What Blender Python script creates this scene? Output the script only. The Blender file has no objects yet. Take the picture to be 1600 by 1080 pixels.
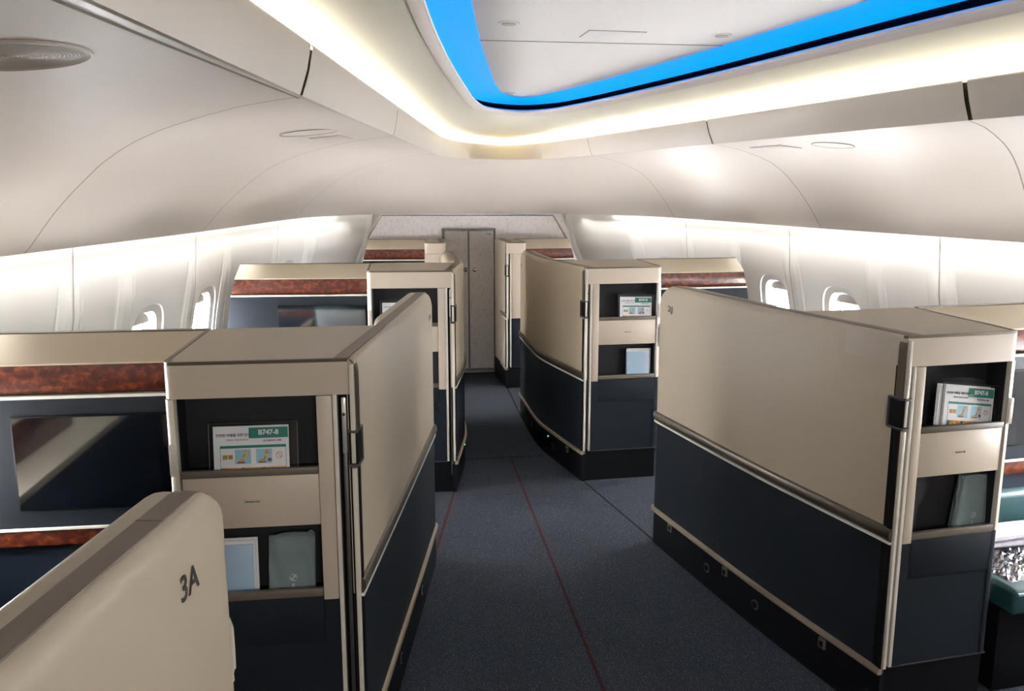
import bpy, bmesh, math, random
import numpy as np
from mathutils import Vector, Matrix
R = math.radians
random.seed(7)
SC = bpy.context.scene
COL = SC.collection

# ------------------------------------------------------------------ materials
def newmat(name):
    m = bpy.data.materials.new(name); m.use_nodes = True
    nt = m.node_tree; b = nt.nodes['Principled BSDF']
    return m, nt, b

def mat(name, col, rough=.5, metal=0., coat=0., bump=0., bscale=400., spec=.5, emit=None, estr=0., var=0., vscale=60.):
    m, nt, b = newmat(name)
    b.inputs['Base Color'].default_value = (*col, 1)
    b.inputs['Roughness'].default_value = rough
    b.inputs['Metallic'].default_value = metal
    b.inputs['Coat Weight'].default_value = coat
    b.inputs['Specular IOR Level'].default_value = spec
    if emit:
        b.inputs['Emission Color'].default_value = (*emit, 1); b.inputs['Emission Strength'].default_value = estr
    tc = nt.nodes.new('ShaderNodeTexCoord')
    if bump:
        n = nt.nodes.new('ShaderNodeTexNoise'); n.inputs['Scale'].default_value = bscale; n.inputs['Detail'].default_value = 2
        bp = nt.nodes.new('ShaderNodeBump'); bp.inputs['Strength'].default_value = bump; bp.inputs['Distance'].default_value = .002
        nt.links.new(tc.outputs['Object'], n.inputs['Vector']); nt.links.new(n.outputs['Fac'], bp.inputs['Height'])
        nt.links.new(bp.outputs['Normal'], b.inputs['Normal'])
    if var:
        n = nt.nodes.new('ShaderNodeTexNoise'); n.inputs['Scale'].default_value = vscale; n.inputs['Detail'].default_value = 3
        r = nt.nodes.new('ShaderNodeValToRGB')
        r.color_ramp.elements[0].position = .35; r.color_ramp.elements[1].position = .65
        r.color_ramp.elements[0].color = (*[c*(1-var) for c in col], 1); r.color_ramp.elements[1].color = (*[min(1, c*(1+var)) for c in col], 1)
        nt.links.new(tc.outputs['Object'], n.inputs['Vector']); nt.links.new(n.outputs['Fac'], r.inputs['Fac'])
        nt.links.new(r.outputs['Color'], b.inputs['Base Color'])
    return m

def ramp_mat(name, tex, scale, stops, rough=.5, coat=0., bump=0., detail=6, dist=0., vec=(1, 1, 1)):
    m, nt, b = newmat(name)
    tc = nt.nodes.new('ShaderNodeTexCoord'); mp = nt.nodes.new('ShaderNodeMapping'); mp.inputs['Scale'].default_value = vec
    nt.links.new(tc.outputs['Object'], mp.inputs['Vector'])
    if tex == 'noise':
        t = nt.nodes.new('ShaderNodeTexNoise'); t.inputs['Detail'].default_value = detail; t.inputs['Distortion'].default_value = dist; out = 'Fac'
    else:
        t = nt.nodes.new('ShaderNodeTexVoronoi'); out = 'Distance'
    t.inputs['Scale'].default_value = scale
    nt.links.new(mp.outputs['Vector'], t.inputs['Vector'])
    r = nt.nodes.new('ShaderNodeValToRGB'); e = r.color_ramp.elements
    while len(e) < len(stops): e.new(.5)
    for k, (p, c) in enumerate(stops): e[k].position = p; e[k].color = (*c, 1)
    nt.links.new(t.outputs[out], r.inputs['Fac']); nt.links.new(r.outputs['Color'], b.inputs['Base Color'])
    b.inputs['Roughness'].default_value = rough; b.inputs['Coat Weight'].default_value = coat; b.inputs['Coat Roughness'].default_value = .08
    if bump:
        bp = nt.nodes.new('ShaderNodeBump'); bp.inputs['Strength'].default_value = bump; bp.inputs['Distance'].default_value = .003
        nt.links.new(t.outputs[out], bp.inputs['Height']); nt.links.new(bp.outputs['Normal'], b.inputs['Normal'])
    return m

def glossmix(name, base, refl, fac, rough=.06):
    """dark glass over a display: diffuse base with a mirror layer"""
    m = bpy.data.materials.new(name); m.use_nodes = True; nt = m.node_tree; nt.nodes.clear()
    o = nt.nodes.new('ShaderNodeOutputMaterial'); mx = nt.nodes.new('ShaderNodeMixShader'); mx.inputs[0].default_value = fac
    d = nt.nodes.new('ShaderNodeBsdfDiffuse'); d.inputs[0].default_value = (*base, 1)
    g = nt.nodes.new('ShaderNodeBsdfGlossy'); g.inputs[0].default_value = (*refl, 1); g.inputs['Roughness'].default_value = rough
    nt.links.new(d.outputs[0], mx.inputs[1]); nt.links.new(g.outputs[0], mx.inputs[2]); nt.links.new(mx.outputs[0], o.inputs[0])
    return m

def clearmat(name, tint, fac, rough=.05, add=None):
    m = bpy.data.materials.new(name); m.use_nodes = True; nt = m.node_tree; nt.nodes.clear()
    o = nt.nodes.new('ShaderNodeOutputMaterial'); mx = nt.nodes.new('ShaderNodeMixShader'); mx.inputs[0].default_value = fac
    t = nt.nodes.new('ShaderNodeBsdfTransparent'); t.inputs[0].default_value = (*tint, 1)
    if add:
        g = nt.nodes.new('ShaderNodeBsdfPrincipled'); g.inputs['Base Color'].default_value = (*add, 1); g.inputs['Roughness'].default_value = .2
    else:
        g = nt.nodes.new('ShaderNodeBsdfGlossy'); g.inputs['Roughness'].default_value = rough
    nt.links.new(t.outputs[0], mx.inputs[1]); nt.links.new(g.outputs[0], mx.inputs[2]); nt.links.new(mx.outputs[0], o.inputs[0])
    return m

def emat(name, col, s):
    m = bpy.data.materials.new(name); m.use_nodes = True; nt = m.node_tree; nt.nodes.clear()
    o = nt.nodes.new('ShaderNodeOutputMaterial'); e = nt.nodes.new('ShaderNodeEmission')
    e.inputs[0].default_value = (*col, 1); e.inputs[1].default_value = s
    nt.links.new(e.outputs[0], o.inputs[0]); return m

M = {}
M['cream'] = mat('cream_panel', (.51, .43, .315), .42, bump=.15, bscale=900)
M['cream_band'] = mat('cream_band', (.56, .475, .38), .36)
M['cream_top'] = mat('cream_top', (.54, .47, .36), .45, bump=.1, bscale=900)
M['ivory'] = mat('ivory_edge', (.66, .61, .52), .3)
M['navy'] = mat('navy_laminate', (.0135, .0168, .0225), .5, spec=.10, bump=.3, bscale=1200)
M['navy_deep'] = mat('navy_deep', (.010, .018, .034), .5)
M['teal'] = mat('teal_upholstery', (.007, .045, .052), .5, bump=.2, bscale=700)
M['bronze'] = mat('bronze_trim', (.125, .10, .075), .36, metal=.6)
M['lip_bronze'] = mat('lip_bronze', (.13, .108, .082), .45)
M['taupe'] = mat('taupe_strip', (.21, .165, .13), .5, bump=.2, bscale=600)
M['silver'] = mat('satin_silver', (.62, .60, .56), .3, metal=.6)
M['steel'] = mat('dark_steel', (.16, .155, .155), .38, metal=.8)
M['pale'] = mat('pale_line', (.80, .78, .72), .35)
M['gold'] = mat('pale_gold_trim', (.50, .40, .29), .32, metal=.5)
M['black'] = mat('black_plastic', (.004, .0045, .006), .6, spec=.12)
M['pocket'] = mat('pocket_lining', (.008, .008, .012), .7)
M['slot'] = mat('slot_dark_lining', (.006, .005, .0045), .7, spec=.15)  # even dark brown for the slot channel, latch and lower corner trim
M['grille'] = mat('grille_beige', (.62, .56, .51), .6)
M['matt_black'] = mat('matt_black', (.003, .004, .008), .95, spec=0)
M['wood'] = ramp_mat('burl_veneer', 'noise', 38, [(.25, (.020, .003, .002)), (.46, (.065, .010, .004)), (.58, (.115, .022, .007)), (.74, (.24, .06, .014))], .35, coat=.25, detail=8, dist=.5, vec=(1, 1, 1.3))
M['screen'] = glossmix('display_glass', (.004, .005, .008), (.9, .95, 1), .30, .05)
M['wall'] = mat('sidewall_white', (.86, .85, .82), .38)
M['wall_groove'] = mat('sidewall_joint', (.30, .28, .25), .6)
M['shell'] = mat('shell_plastic', (.745, .67, .61), .46)
M['joint'] = mat('shell_joint', (.30, .26, .22), .6)
M['fascia'] = mat('fascia_plastic', (.64, .575, .51), .4)
M['olive'] = mat('fascia_gap', (.20, .17, .09), .6)
M['cove'] = mat('cove_white', (.85, .83, .74), .45)
M['lip'] = mat('lip_pink', (.74, .66, .63), .4)
M['ceil'] = mat('ceiling_panel', (.82, .80, .80), .55)
M['chrome'] = mat('chrome', (.75, .75, .75), .15, metal=1)
M['paper'] = mat('paper', (.80, .80, .80), .5)
M['paper_grey'] = mat('newsprint', (.36, .34, .39), .7, var=.15, vscale=90)
M['blue_paper'] = mat('blue_booklet', (.40, .56, .72), .35)
M['green'] = mat('print_green', (.0, .20, .15), .4)
M['ink'] = mat('print_ink', (.03, .03, .04), .5)
M['purple'] = mat('print_purple', (.16, .03, .22), .5)
M['skyprint'] = mat('print_sky', (.30, .55, .68), .45)
M['orange'] = mat('print_orange', (.75, .36, .08), .45, var=.4, vscale=120)
M['maroon'] = mat('print_maroon', (.20, .03, .03), .5)
M['red'] = mat('print_red', (.60, .06, .06), .5)
M['sleeve'] = clearmat('clear_sleeve', (.97, .97, .98), .05, .12)
M['wrap'] = clearmat('clear_wrap', (.9, .97, .95), .38, add=(.42, .52, .52))
M['felt'] = mat('grey_pouch', (.17, .22, .225), .55, bump=.4, bscale=500)
M['felt_print'] = mat('pouch_print', (.60, .65, .66), .5)
M['foil'] = mat('foil_bag', (.45, .45, .50), .16, metal=.95)
M['pane'] = clearmat('window_pane', (.97, .98, 1), .06, .02)
M['shade'] = mat('window_shade', (.55, .51, .47), .5)
M['label'] = mat('label_print', (.03, .022, .018), .5)
M['led_green'] = emat('led_green', (.05, 1, .25), 2.5)
M['cove_led'] = emat('cove_led', (1, .92, .74), 8.5)
M['wall_led'] = emat('wall_led', (1, .97, .93), 2.2)
M['blue_glow'] = mat('blue_glow', (0, .12, .5), .4, emit=(0, .31, 1), estr=.66)  # emission stands in for blue LED light falling on the ceiling edge
M['spot'] = emat('spot_lens', (1, .93, .8), 1.2)
M['bulkhead'] = ramp_mat('bulkhead_pattern', 'voronoi', 34, [(.0, (.66, .615, .60)), (.20, (.69, .645, .63)), (.36, (.76, .72, .70)), (1, (.80, .755, .735))], .55, vec=(1, 1, .8))
M['frame_grey'] = mat('door_frame_grey', (.20, .195, .19), .45)
M['frame_dark'] = mat('edge_dark', (.05, .05, .05), .5)

def carpet():
    m, nt, b = newmat('carpet_navy')
    tc = nt.nodes.new('ShaderNodeTexCoord')
    n1 = nt.nodes.new('ShaderNodeTexNoise'); n1.inputs['Scale'].default_value = 230; n1.inputs['Detail'].default_value = 2
    n2 = nt.nodes.new('ShaderNodeTexNoise'); n2.inputs['Scale'].default_value = 260; n2.inputs['Detail'].default_value = 1
    r1 = nt.nodes.new('ShaderNodeValToRGB'); r1.color_ramp.elements[0].position = .35; r1.color_ramp.elements[0].color = (.023, .026, .034, 1)
    r1.color_ramp.elements[1].position = .7; r1.color_ramp.elements[1].color = (.052, .058, .074, 1)
    r2 = nt.nodes.new('ShaderNodeValToRGB'); r2.color_ramp.elements[0].position = .66; r2.color_ramp.elements[0].color = (0, 0, 0, 1)
    r2.color_ramp.elements[1].position = .72; r2.color_ramp.elements[1].color = (1, 1, 1, 1)
    mx = nt.nodes.new('ShaderNodeMix'); mx.data_type = 'RGBA'; mx.inputs['B'].default_value = (.30, .33, .36, 1)
    nt.links.new(tc.outputs['Object'], n1.inputs['Vector']); nt.links.new(tc.outputs['Object'], n2.inputs['Vector'])
    nt.links.new(n1.outputs['Fac'], r1.inputs['Fac']); nt.links.new(n2.outputs['Fac'], r2.inputs['Fac'])
    nt.links.new(r1.outputs['Color'], mx.inputs['A']); nt.links.new(r2.outputs['Color'], mx.inputs['Factor'])
    nt.links.new(mx.outputs['Result'], b.inputs['Base Color']); b.inputs['Roughness'].default_value = .95
    b.inputs['Specular IOR Level'].default_value = .1
    bp = nt.nodes.new('ShaderNodeBump'); bp.inputs['Strength'].default_value = .6; bp.inputs['Distance'].default_value = .004
    nt.links.new(n1.outputs['Fac'], bp.inputs['Height']); nt.links.new(bp.outputs['Normal'], b.inputs['Normal'])
    return m
M['carpet'] = carpet()
M['seam'] = mat('carpet_seam', (.055, .018, .018), .95, spec=.1, var=.4, vscale=200)
M['seam_dark'] = mat('carpet_seam_dark', (.010, .011, .014), .95, spec=.1)

# ------------------------------------------------------------------ mesh helpers
class MB:
    def __init__(s): s.bm = bmesh.new()
    def _merge(s, b2, mi=0):
        for f in b2.faces: f.material_index = mi
        me = bpy.data.meshes.new('tmp'); b2.to_mesh(me); b2.free(); s.bm.from_mesh(me); bpy.data.meshes.remove(me); return s
    def _bev(s, b2, bev, seg=2, edges=None):
        if bev:
            bmesh.ops.bevel(b2, geom=list(edges if edges is not None else b2.edges), offset=bev, segments=seg, affect='EDGES', profile=.5, clamp_overlap=True)
    def box(s, x0, x1, y0, y1, z0, z1, bev=0, mi=0, seg=2):
        b2 = bmesh.new(); bmesh.ops.create_cube(b2, size=1)
        for v in b2.verts:
            v.co = Vector(((x0+x1)/2+v.co.x*abs(x1-x0), (y0+y1)/2+v.co.y*abs(y1-y0), (z0+z1)/2+v.co.z*abs(z1-z0)))
        s._bev(b2, bev, seg); return s._merge(b2, mi)
    def prism(s, poly, z0, z1, bev=0, mi=0, axis='z', bev_all=False, seg=2):
        """poly of (a,b); axis z: (x,y) extruded in z; axis y: (x,z) extruded in y; axis x: (y,z) extruded in x"""
        def P(a, b, c): return {'z': (a, b, c), 'y': (a, c, b), 'x': (c, a, b)}[axis]
        b2 = bmesh.new()
        lo = [b2.verts.new(P(a, b, z0)) for a, b in poly]; hi = [b2.verts.new(P(a, b, z1)) for a, b in poly]
        b2.faces.new(lo); b2.faces.new(hi); n = len(poly)
        for i in range(n): b2.faces.new((lo[i], lo[(i+1) % n], hi[(i+1) % n], hi[i]))
        bmesh.ops.recalc_face_normals(b2, faces=b2.faces)
        if bev:
            e = b2.edges if bev_all else [ed for f in b2.faces if len(f.verts) == n and n > 4 or f in list(b2.faces)[:2] for ed in f.edges]
            s._bev(b2, bev, seg, list(set(e)))
        return s._merge(b2, mi)
    def cyl(s, c, r, h, axis='y', n=28, mi=0, r2=None):
        b2 = bmesh.new(); bmesh.ops.create_cone(b2, cap_ends=True, segments=n, radius1=r, radius2=r if r2 is None else r2, depth=h)
        rot = {'z': Matrix(), 'y': Matrix.Rotation(R(-90), 4, 'X'), 'x': Matrix.Rotation(R(90), 4, 'Y')}[axis]
        bmesh.ops.transform(b2, matrix=Matrix.Translation(c) @ rot, verts=b2.verts); return s._merge(b2, mi)
    def tube(s, pts, r, n=8, mi=0, closed=False, scale=None):
        b2 = bmesh.new(); rings = []
        P = [Vector(p) for p in pts]; N = len(P)
        for i, p in enumerate(P):
            t = (P[(i+1) % N]-P[i-1]) if closed else (P[min(i+1, N-1)]-P[max(i-1, 0)])
            t.normalize(); up = Vector((0, 0, 1)) if abs(t.z) < .95 else Vector((1, 0, 0))
            a = t.cross(up).normalized(); b = a.cross(t)
            rr = r if scale is None else r*scale[i]
            rings.append([b2.verts.new(p+a*rr*math.cos(2*math.pi*k/n)+b*rr*math.sin(2*math.pi*k/n)) for k in range(n)])
        for i in range(N if closed else N-1):
            A, B = rings[i], rings[(i+1) % N]
            for k in range(n): b2.faces.new((A[k], A[(k+1) % n], B[(k+1) % n], B[k]))
        if not closed: b2.faces.new(rings[0]); b2.faces.new(rings[-1])
        bmesh.ops.recalc_face_normals(b2, faces=b2.faces); return s._merge(b2, mi)
    def loft(s, rings, mi=0, closed_ring=True, caps=True):
        b2 = bmesh.new(); V = [[b2.verts.new(p) for p in r] for r in rings]; n = len(V[0])
        for i in range(len(V)-1):
            for k in range(n if closed_ring else n-1):
                try: b2.faces.new((V[i][k], V[i][(k+1) % n], V[i+1][(k+1) % n], V[i+1][k]))
                except ValueError: pass
        if caps and closed_ring: b2.faces.new(V[0]); b2.faces.new(V[-1])
        bmesh.ops.remove_doubles(b2, verts=b2.verts, dist=1e-6)
        bmesh.ops.recalc_face_normals(b2, faces=b2.faces); return s._merge(b2, mi)
    def quad(s, pts, mi=0):
        f = s.bm.faces.new([s.bm.verts.new(p) for p in pts]); f.material_index = mi; return s
    def build(s, name, mats, parent=None, smooth=38, loc=None, rz=0.):
        me = bpy.data.meshes.new(name); s.bm.to_mesh(me); s.bm.free()
        for m in (mats if isinstance(mats, (list, tuple)) else [mats]): me.materials.append(m)
        if smooth:
            me.shade_smooth(); me.set_sharp_from_angle(angle=R(smooth))
        o = bpy.data.objects.new(name, me); COL.objects.link(o)
        if parent: o.parent = parent
        if loc is not None: o.location = loc
        o.rotation_euler.z = rz
        return o

def empty(name, label, cat, loc=(0, 0, 0), rz=0., group=None, kind=None):
    o = bpy.data.objects.new(name, None); COL.objects.link(o); o.location = loc; o.rotation_euler.z = rz; o.empty_display_size = .1
    return tag(o, label, cat, group, kind)
def tag(o, label=None, cat=None, group=None, kind=None):
    if label: o['label'] = label
    if cat: o['category'] = cat
    if group: o['group'] = group
    if kind: o['kind'] = kind
    return o
def struct(o): o['kind'] = 'structure'; return o

def text_obj(txt, size, material, parent, mtx, name, bold=0., align='CENTER', xscale=1.):
    cu = bpy.data.curves.new('txt', 'FONT'); cu.body = txt; cu.size = size; cu.align_x = align; cu.align_y = 'CENTER'
    cu.offset = bold; cu.extrude = .0003; cu.resolution_u = 3
    o = bpy.data.objects.new('txt', cu); COL.objects.link(o)
    dg = bpy.context.evaluated_depsgraph_get(); me = bpy.data.meshes.new_from_object(o.evaluated_get(dg))
    bpy.data.objects.remove(o); bpy.data.curves.remove(cu)
    me.transform(mtx @ Matrix.Diagonal((xscale, 1, 1, 1))); me.name = name
    me.materials.clear(); me.materials.append(material)
    ob = bpy.data.objects.new(name, me); COL.objects.link(ob)
    if parent: ob.parent = parent
    return ob
FACE_AFT = Matrix.Rotation(R(90), 4, 'X')     # text plane xy -> xz, readable from -y

def spline(pts, n):
    """Catmull-Rom through pts (uniform knots), n samples per span; keeps knot indices at multiples of n"""
    P = [np.array(p, float) for p in pts]; P = [2*P[0]-P[1]]+P+[2*P[-1]-P[-2]]; out = []
    for i in range(1, len(P)-2):
        for k in range(n):
            t = k/n; a, b, c, d = P[i-1], P[i], P[i+1], P[i+2]
            out.append(.5*((2*b)+(-a+c)*t+(2*a-5*b+4*c-d)*t*t+(-a+3*b-3*c+d)*t**3))
    out.append(P[-2]); return np.array(out)

# ------------------------------------------------------------------ cabin lining
BULK = 7.69
PAIR = [  # crease I (z 1.835) / wall line W (z 1.45) / fascia top B (z 1.93) / lip C (z 2.05)
 ((-1.17, -3.2), (-2.12, -3.2), (-1.16, -3.2), (-.80, -3.2)),
 ((-1.10, -1.2), (-2.10, -.9), (-1.09, -1.2), (-.74, -1.0)),
 ((-1.00, .2), (-2.05, 1.2), (-.985, .2), (-.66, .5)),
 ((-.81, 1.77), (-1.84, 2.95), (-.785, 1.75), (-.575, 1.78)),
 ((-.64, 2.98), (-1.62, 4.45), (-.625, 2.95), (-.475, 2.66)),
 ((-.45, 4.35), (-1.41, 6.45), (-.435, 4.35), (-.36, 3.44)),
 ((-.375, 4.74), (-1.19, 7.16), (-.365, 4.74), (-.285, 3.90)),
 ((-.24, 5.03), (-.79, 7.69), (-.24, 5.08), (-.19, 4.27)),
 ((0, 5.12), (0, 7.70), (.01, 5.34), (-.02, 4.43)),
 ((.19, 5.03), (.77, 7.69), (.19, 5.12), (.12, 4.33)),
 ((.30, 4.74), (1.18, 7.14), (.29, 4.78), (.21, 4.08)),
 ((.375, 4.48), (1.45, 6.35), (.355, 4.50), (.285, 3.80)),
 ((.61, 3.34), (1.65, 4.42), (.585, 3.35), (.45, 3.05)),
 ((.875, 2.15), (1.83, 3.05), (.815, 2.10), (.61, 2.14)),
 ((1.085, 1.2), (1.97, 1.9), (1.00, 1.15), (.75, 1.4)),
 ((1.24, 0), (2.05, .2), (1.18, 0), (.90, .2)),
 ((1.30, -3.2), (2.12, -3.2), (1.29, -3.2), (1.0, -3.2))]
NS = 14
WASH = .80
cI = spline([p[0] for p in PAIR], NS); cW = spline([p[1] for p in PAIR], NS)
cB = spline([p[2] for p in PAIR], NS); cC = spline([p[3] for p in PAIR], NS)
NT = len(cI)
for i in range(NT):      # the lower edge stops at the forward bulkhead
    cW[i][1] = min(cW[i][1], BULK+.01)
ZI, ZW, ZB, ZC = 1.835, 1.45, 1.93, 2.05
S_ = [0, .07, .15, .25, .37, .45, .52, .60, .66, .72, .78, .83, .88, .93, .97, 1]
D_ = [0, .004, .014, .045, .095, .145, .205, .295, .385, .475, .575, .665, .765, .87, .95, 1]
def shell_pt(i, s, dz=0.):
    i0 = int(min(max(i, 0), NT-1)); i1 = min(i0+1, NT-1); f = i-i0
    a = cI[i0]*(1-f)+cI[i1]*f; w = cW[i0]*(1-f)+cW[i1]*f
    p = a+(w-a)*s
    return Vector((p[0], p[1], ZI-(ZI-ZW)*float(np.interp(s, S_, D_))+dz))
SS = np.linspace(0, 1, 29)
def outn(c):   # outward unit normals of an open plan curve (away from the cabin centre)
    t = np.gradient(c, axis=0); n = np.stack([-t[:, 1], t[:, 0]], 1); n /= np.linalg.norm(n, axis=1)[:, None]
    return n
nI, nW, nB, nC = outn(cI), outn(cW), outn(cB), outn(cC)
OFF = [.016+.34*max(0, float((cI[i]-cB[i]) @ nB[i])) for i in range(NT)]   # trough starts behind the slanting rail

ceiling = struct(bpy.data.objects.new('ceiling', None)); COL.objects.link(ceiling)
b = MB(); b.loft([[shell_pt(i, s) for s in SS] for i in range(NT)], closed_ring=False)
b.build('vault_shell', M['shell'], ceiling, smooth=60)
def seam_ribbon(knot, w=.006):
    i = knot*NS; b = MB(); rows = []
    t = Vector((*(cW[min(i+1, NT-1)]-cW[i-1]), 0)).normalized()
    for s in np.linspace(0, .995, 40):
        p = shell_pt(i, s, -.0016)
        rows.append([p-t*w/2, p+t*w/2])
    b.loft(rows, closed_ring=False); return b
for k in (3, 4, 5, 11, 12, 13):
    seam_ribbon(k).build('panel_joint', M['joint'], ceiling, smooth=0)

# fascia in separate panels with open joints over a darker backing
GAPS = [3*NS, 4*NS, 11*NS, 12*NS, 13*NS]
b = MB(); b.loft([[(*(cI[i]+nI[i]*.012), ZI), (*(cB[i]+nB[i]*.012), ZB-.004)] for i in range(NT)], closed_ring=False)
struct(b.build('trim_1', M['olive'], smooth=60))
edges = [0]+GAPS+[NT-1]
for n in range(len(edges)-1):
    i0, i1 = edges[n], edges[n+1]; rows = []
    for k in range(0, (i1-i0)*4+1):
        f = i0+k/4
        if n > 0 and k == 0: f += .13 if edges[n] in (3*NS, 13*NS) else .05
        if n < len(edges)-2 and k == (i1-i0)*4: f -= .05
        j = int(min(f, NT-2)); q = f-j
        a = cI[j]*(1-q)+cI[j+1]*q; c = cB[j]*(1-q)+cB[j+1]*q; m = nI[j]
        rows.append([(*(a+m*.010), ZI-.001), (*(a+m*.002), ZI), (*a, ZI+.004), (*(a*.5+c*.5-m*.003), (ZI+ZB)/2), (*c, ZB-.004), (*(c+m*.002), ZB), (*(c+m*.010), ZB)])
    b = MB(); b.loft(rows, closed_ring=False); struct(b.build('trim_%d' % (n+2), M['fascia'], smooth=50))
# narrow ledge below the first large panel
b = MB(); b.loft([[(*(cI[i]+nI[i]*.003), ZI-.003), (*(cI[i]+nI[i]*(.004+.034*(3*NS-i)/(1.2*NS))), ZI-.0035)] for i in range(NS, 3*NS+1)], closed_ring=False)
struct(b.build('trim_8', M['pale'], smooth=0))
b = MB(); b.loft([[(*(cI[i]+nI[i]*(.004+.034*(3*NS-i)/(1.2*NS))), ZI-.0045), (*(cI[i]+nI[i]*(.006+.042*(3*NS-i)/(1.2*NS))), ZI-.006)] for i in range(NS, 3*NS+1)], closed_ring=False)
struct(b.build('trim_9', M['joint'], smooth=0))

# cove sweep, lip, light troughs, centre panel
rows = []
for i in range(NT):
    o = cB[i]+nB[i]*(OFF[i]+.034); c = cC[i]
    rows.append([(*o, 1.90), (*o, 1.93), (*o, 1.958)]+[(*(o+(c-o)*q), 1.958+(ZC-.006-1.958)*(q**.85)) for q in np.linspace(0, 1, 14)[1:]])
b = MB(); b.loft(rows, closed_ring=False); b.build('cove_sweep', M['cove'], ceiling, smooth=60)
b = MB(); b.loft([[(*(cB[i]+nB[i]*(OFF[i]-.003)), 1.90), (*(cB[i]+nB[i]*(OFF[i]+.034)), 1.90)] for i in range(NT)], closed_ring=False)
b.build('trough_floor', M['cove'], ceiling, smooth=0)
rows = []
for i in range(NT):
    c, n = cC[i], nC[i]
    rows.append([(*(c+n*.030), ZC-.020), (*(c+n*.004), ZC-.008), (*(c-n*.002), ZC), (*(c+n*.004), ZC+.007), (*(c+n*.05), ZC+.009)])
b = MB(); b.loft(rows, closed_ring=False); b.build('cove_lip', M['lip'], ceiling, smooth=60)
ZP = 2.110
b = MB(); b.loft([[(*(cC[i]+nC[i]*.02), ZP+.003), (*(cC[i]-nC[i]*.11), ZP)] for i in range(NT)], closed_ring=False)
f = b.bm.faces.new([b.bm.verts.new((*(cC[i]-nC[i]*.11), ZP)) for i in range(NT)]); bmesh.ops.triangulate(b.bm, faces=[f])
b.build('centre_panel', M['ceil'], ceiling, smooth=40)
b = MB(); b.loft([[(*(cC[i]+nC[i]*.05), ZC+.008), (*(cC[i]+nC[i]*.05), ZP+.006)] for i in range(NT)], closed_ring=False)
b.build('trough_wall', M['matt_black'], ceiling, smooth=0)  # black colour stands in for the unlit gap behind the lip
b = MB(); b.box(-.62, .62, 2.744, 2.752, ZP-.0012, ZP+.002); b.build('panel_joint', M['joint'], ceiling, smooth=0)

def strip(name, rows, m, label, group=None):
    b = MB(); b.loft(rows, closed_ring=False); return tag(b.build(name, m, smooth=0), label, 'light', group)
strip('cove_light', [[(*(cB[i]+nB[i]*(OFF[i]+.002)), 1.905), (*(cB[i]+nB[i]*(OFF[i]+.024)), 1.905)] for i in range(NT)], M['cove_led'],
      'warm white light strip running round the trough behind the ceiling rail')
def blue_row(i):  # glowing band laid where hidden LEDs would light the panel edge
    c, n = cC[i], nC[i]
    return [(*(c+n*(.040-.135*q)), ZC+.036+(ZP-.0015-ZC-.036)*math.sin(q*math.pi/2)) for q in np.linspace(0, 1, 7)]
strip('blue_glow_band', [blue_row(i) for i in range(NT)], M['blue_glow'],
      'blue glow standing in for hidden LED light along the edge of the centre ceiling panel')
IW0, IW1 = 1*NS, 15*NS
for nm, i0, i1, lb in (('wall_wash_light', NS//2, 6*NS+4, 'thin white light strip above the sidewall on the A seat side'),
                       ('wall_wash_light', 10*NS-2, NT-NS//2, 'thin white light strip above the sidewall on the J seat side')):
    strip(nm, [[(*(cW[i]-nW[i]*.001), ZW+.001), (*(cW[i]+nW[i]*.078), ZW+.014)] for i in range(i0, i1+1)], M['wall_led'], lb)

b = MB(); b.loft([[(*(cW[i]-nW[i]*.004), ZW+.016), (*(cW[i]+nW[i]*.16), ZW+.0165)] for i in range(NT)], closed_ring=False)
b.build('wash_ledge', M['wall'], ceiling, smooth=0)
b = MB(); b.box(-2.42, 2.42, -3.3, 7.82, 2.24, 2.26); b.box(-2.42, -2.40, -3.3, 7.82, 1.455, 2.25); b.box(2.40, 2.42, -3.3, 7.82, 1.455, 2.25); b.box(-2.42, 2.42, 7.80, 7.82, 1.40, 2.25); b.box(-2.42, 2.42, -3.3, -3.28, 1.4, 2.25)  # unseen slabs added above the lining to keep sky light out
b.box(-2.42, -1.9, -3.3, 7.82, 1.47, 1.475); b.box(1.9, 2.42, -3.3, 7.82, 1.47, 1.475)
b.build('sky_blocker', M['joint'], ceiling, smooth=0)
# lensed lamps of the two wall wash strips, aimed down the sidewalls
for strip_o in [o for o in COL.objects if o.name.startswith('wall_wash_light')]:
    i0, i1 = (NS, 7*NS-5) if strip_o.name == 'wall_wash_light' else (9*NS+5, NT-1-NS)
    k = i0
    while k+7 <= i1:
        p, q = cW[k]+nW[k]*.012, cW[k+7]+nW[k+7]*.012; d = q-p; ln = float(np.linalg.norm(d)); mid = (p+q)/2; nn = (nW[k]+nW[k+7])/2
        la = bpy.data.lights.new('wash_lamp', 'AREA'); la.shape = 'RECTANGLE'; la.size = ln; la.size_y = .016; la.spread = R(100); la.energy = WASH*ln; la.color = (1, .97, .93)
        lo = bpy.data.objects.new('wash_lamp', la); COL.objects.link(lo); lo.parent = strip_o
        x = Vector((d[0], d[1], 0)).normalized(); z = (Vector((0, 0, 1))-Vector((nn[0], nn[1], 0))*.12).normalized(); y = z.cross(x).normalized(); z = x.cross(y)
        lo.matrix_world = Matrix(((x.x, y.x, z.x, mid[0]), (x.y, y.y, z.y, mid[1]), (x.z, y.z, z.z, ZW-.001), (0, 0, 0, 1)))
        k += 7

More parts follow.
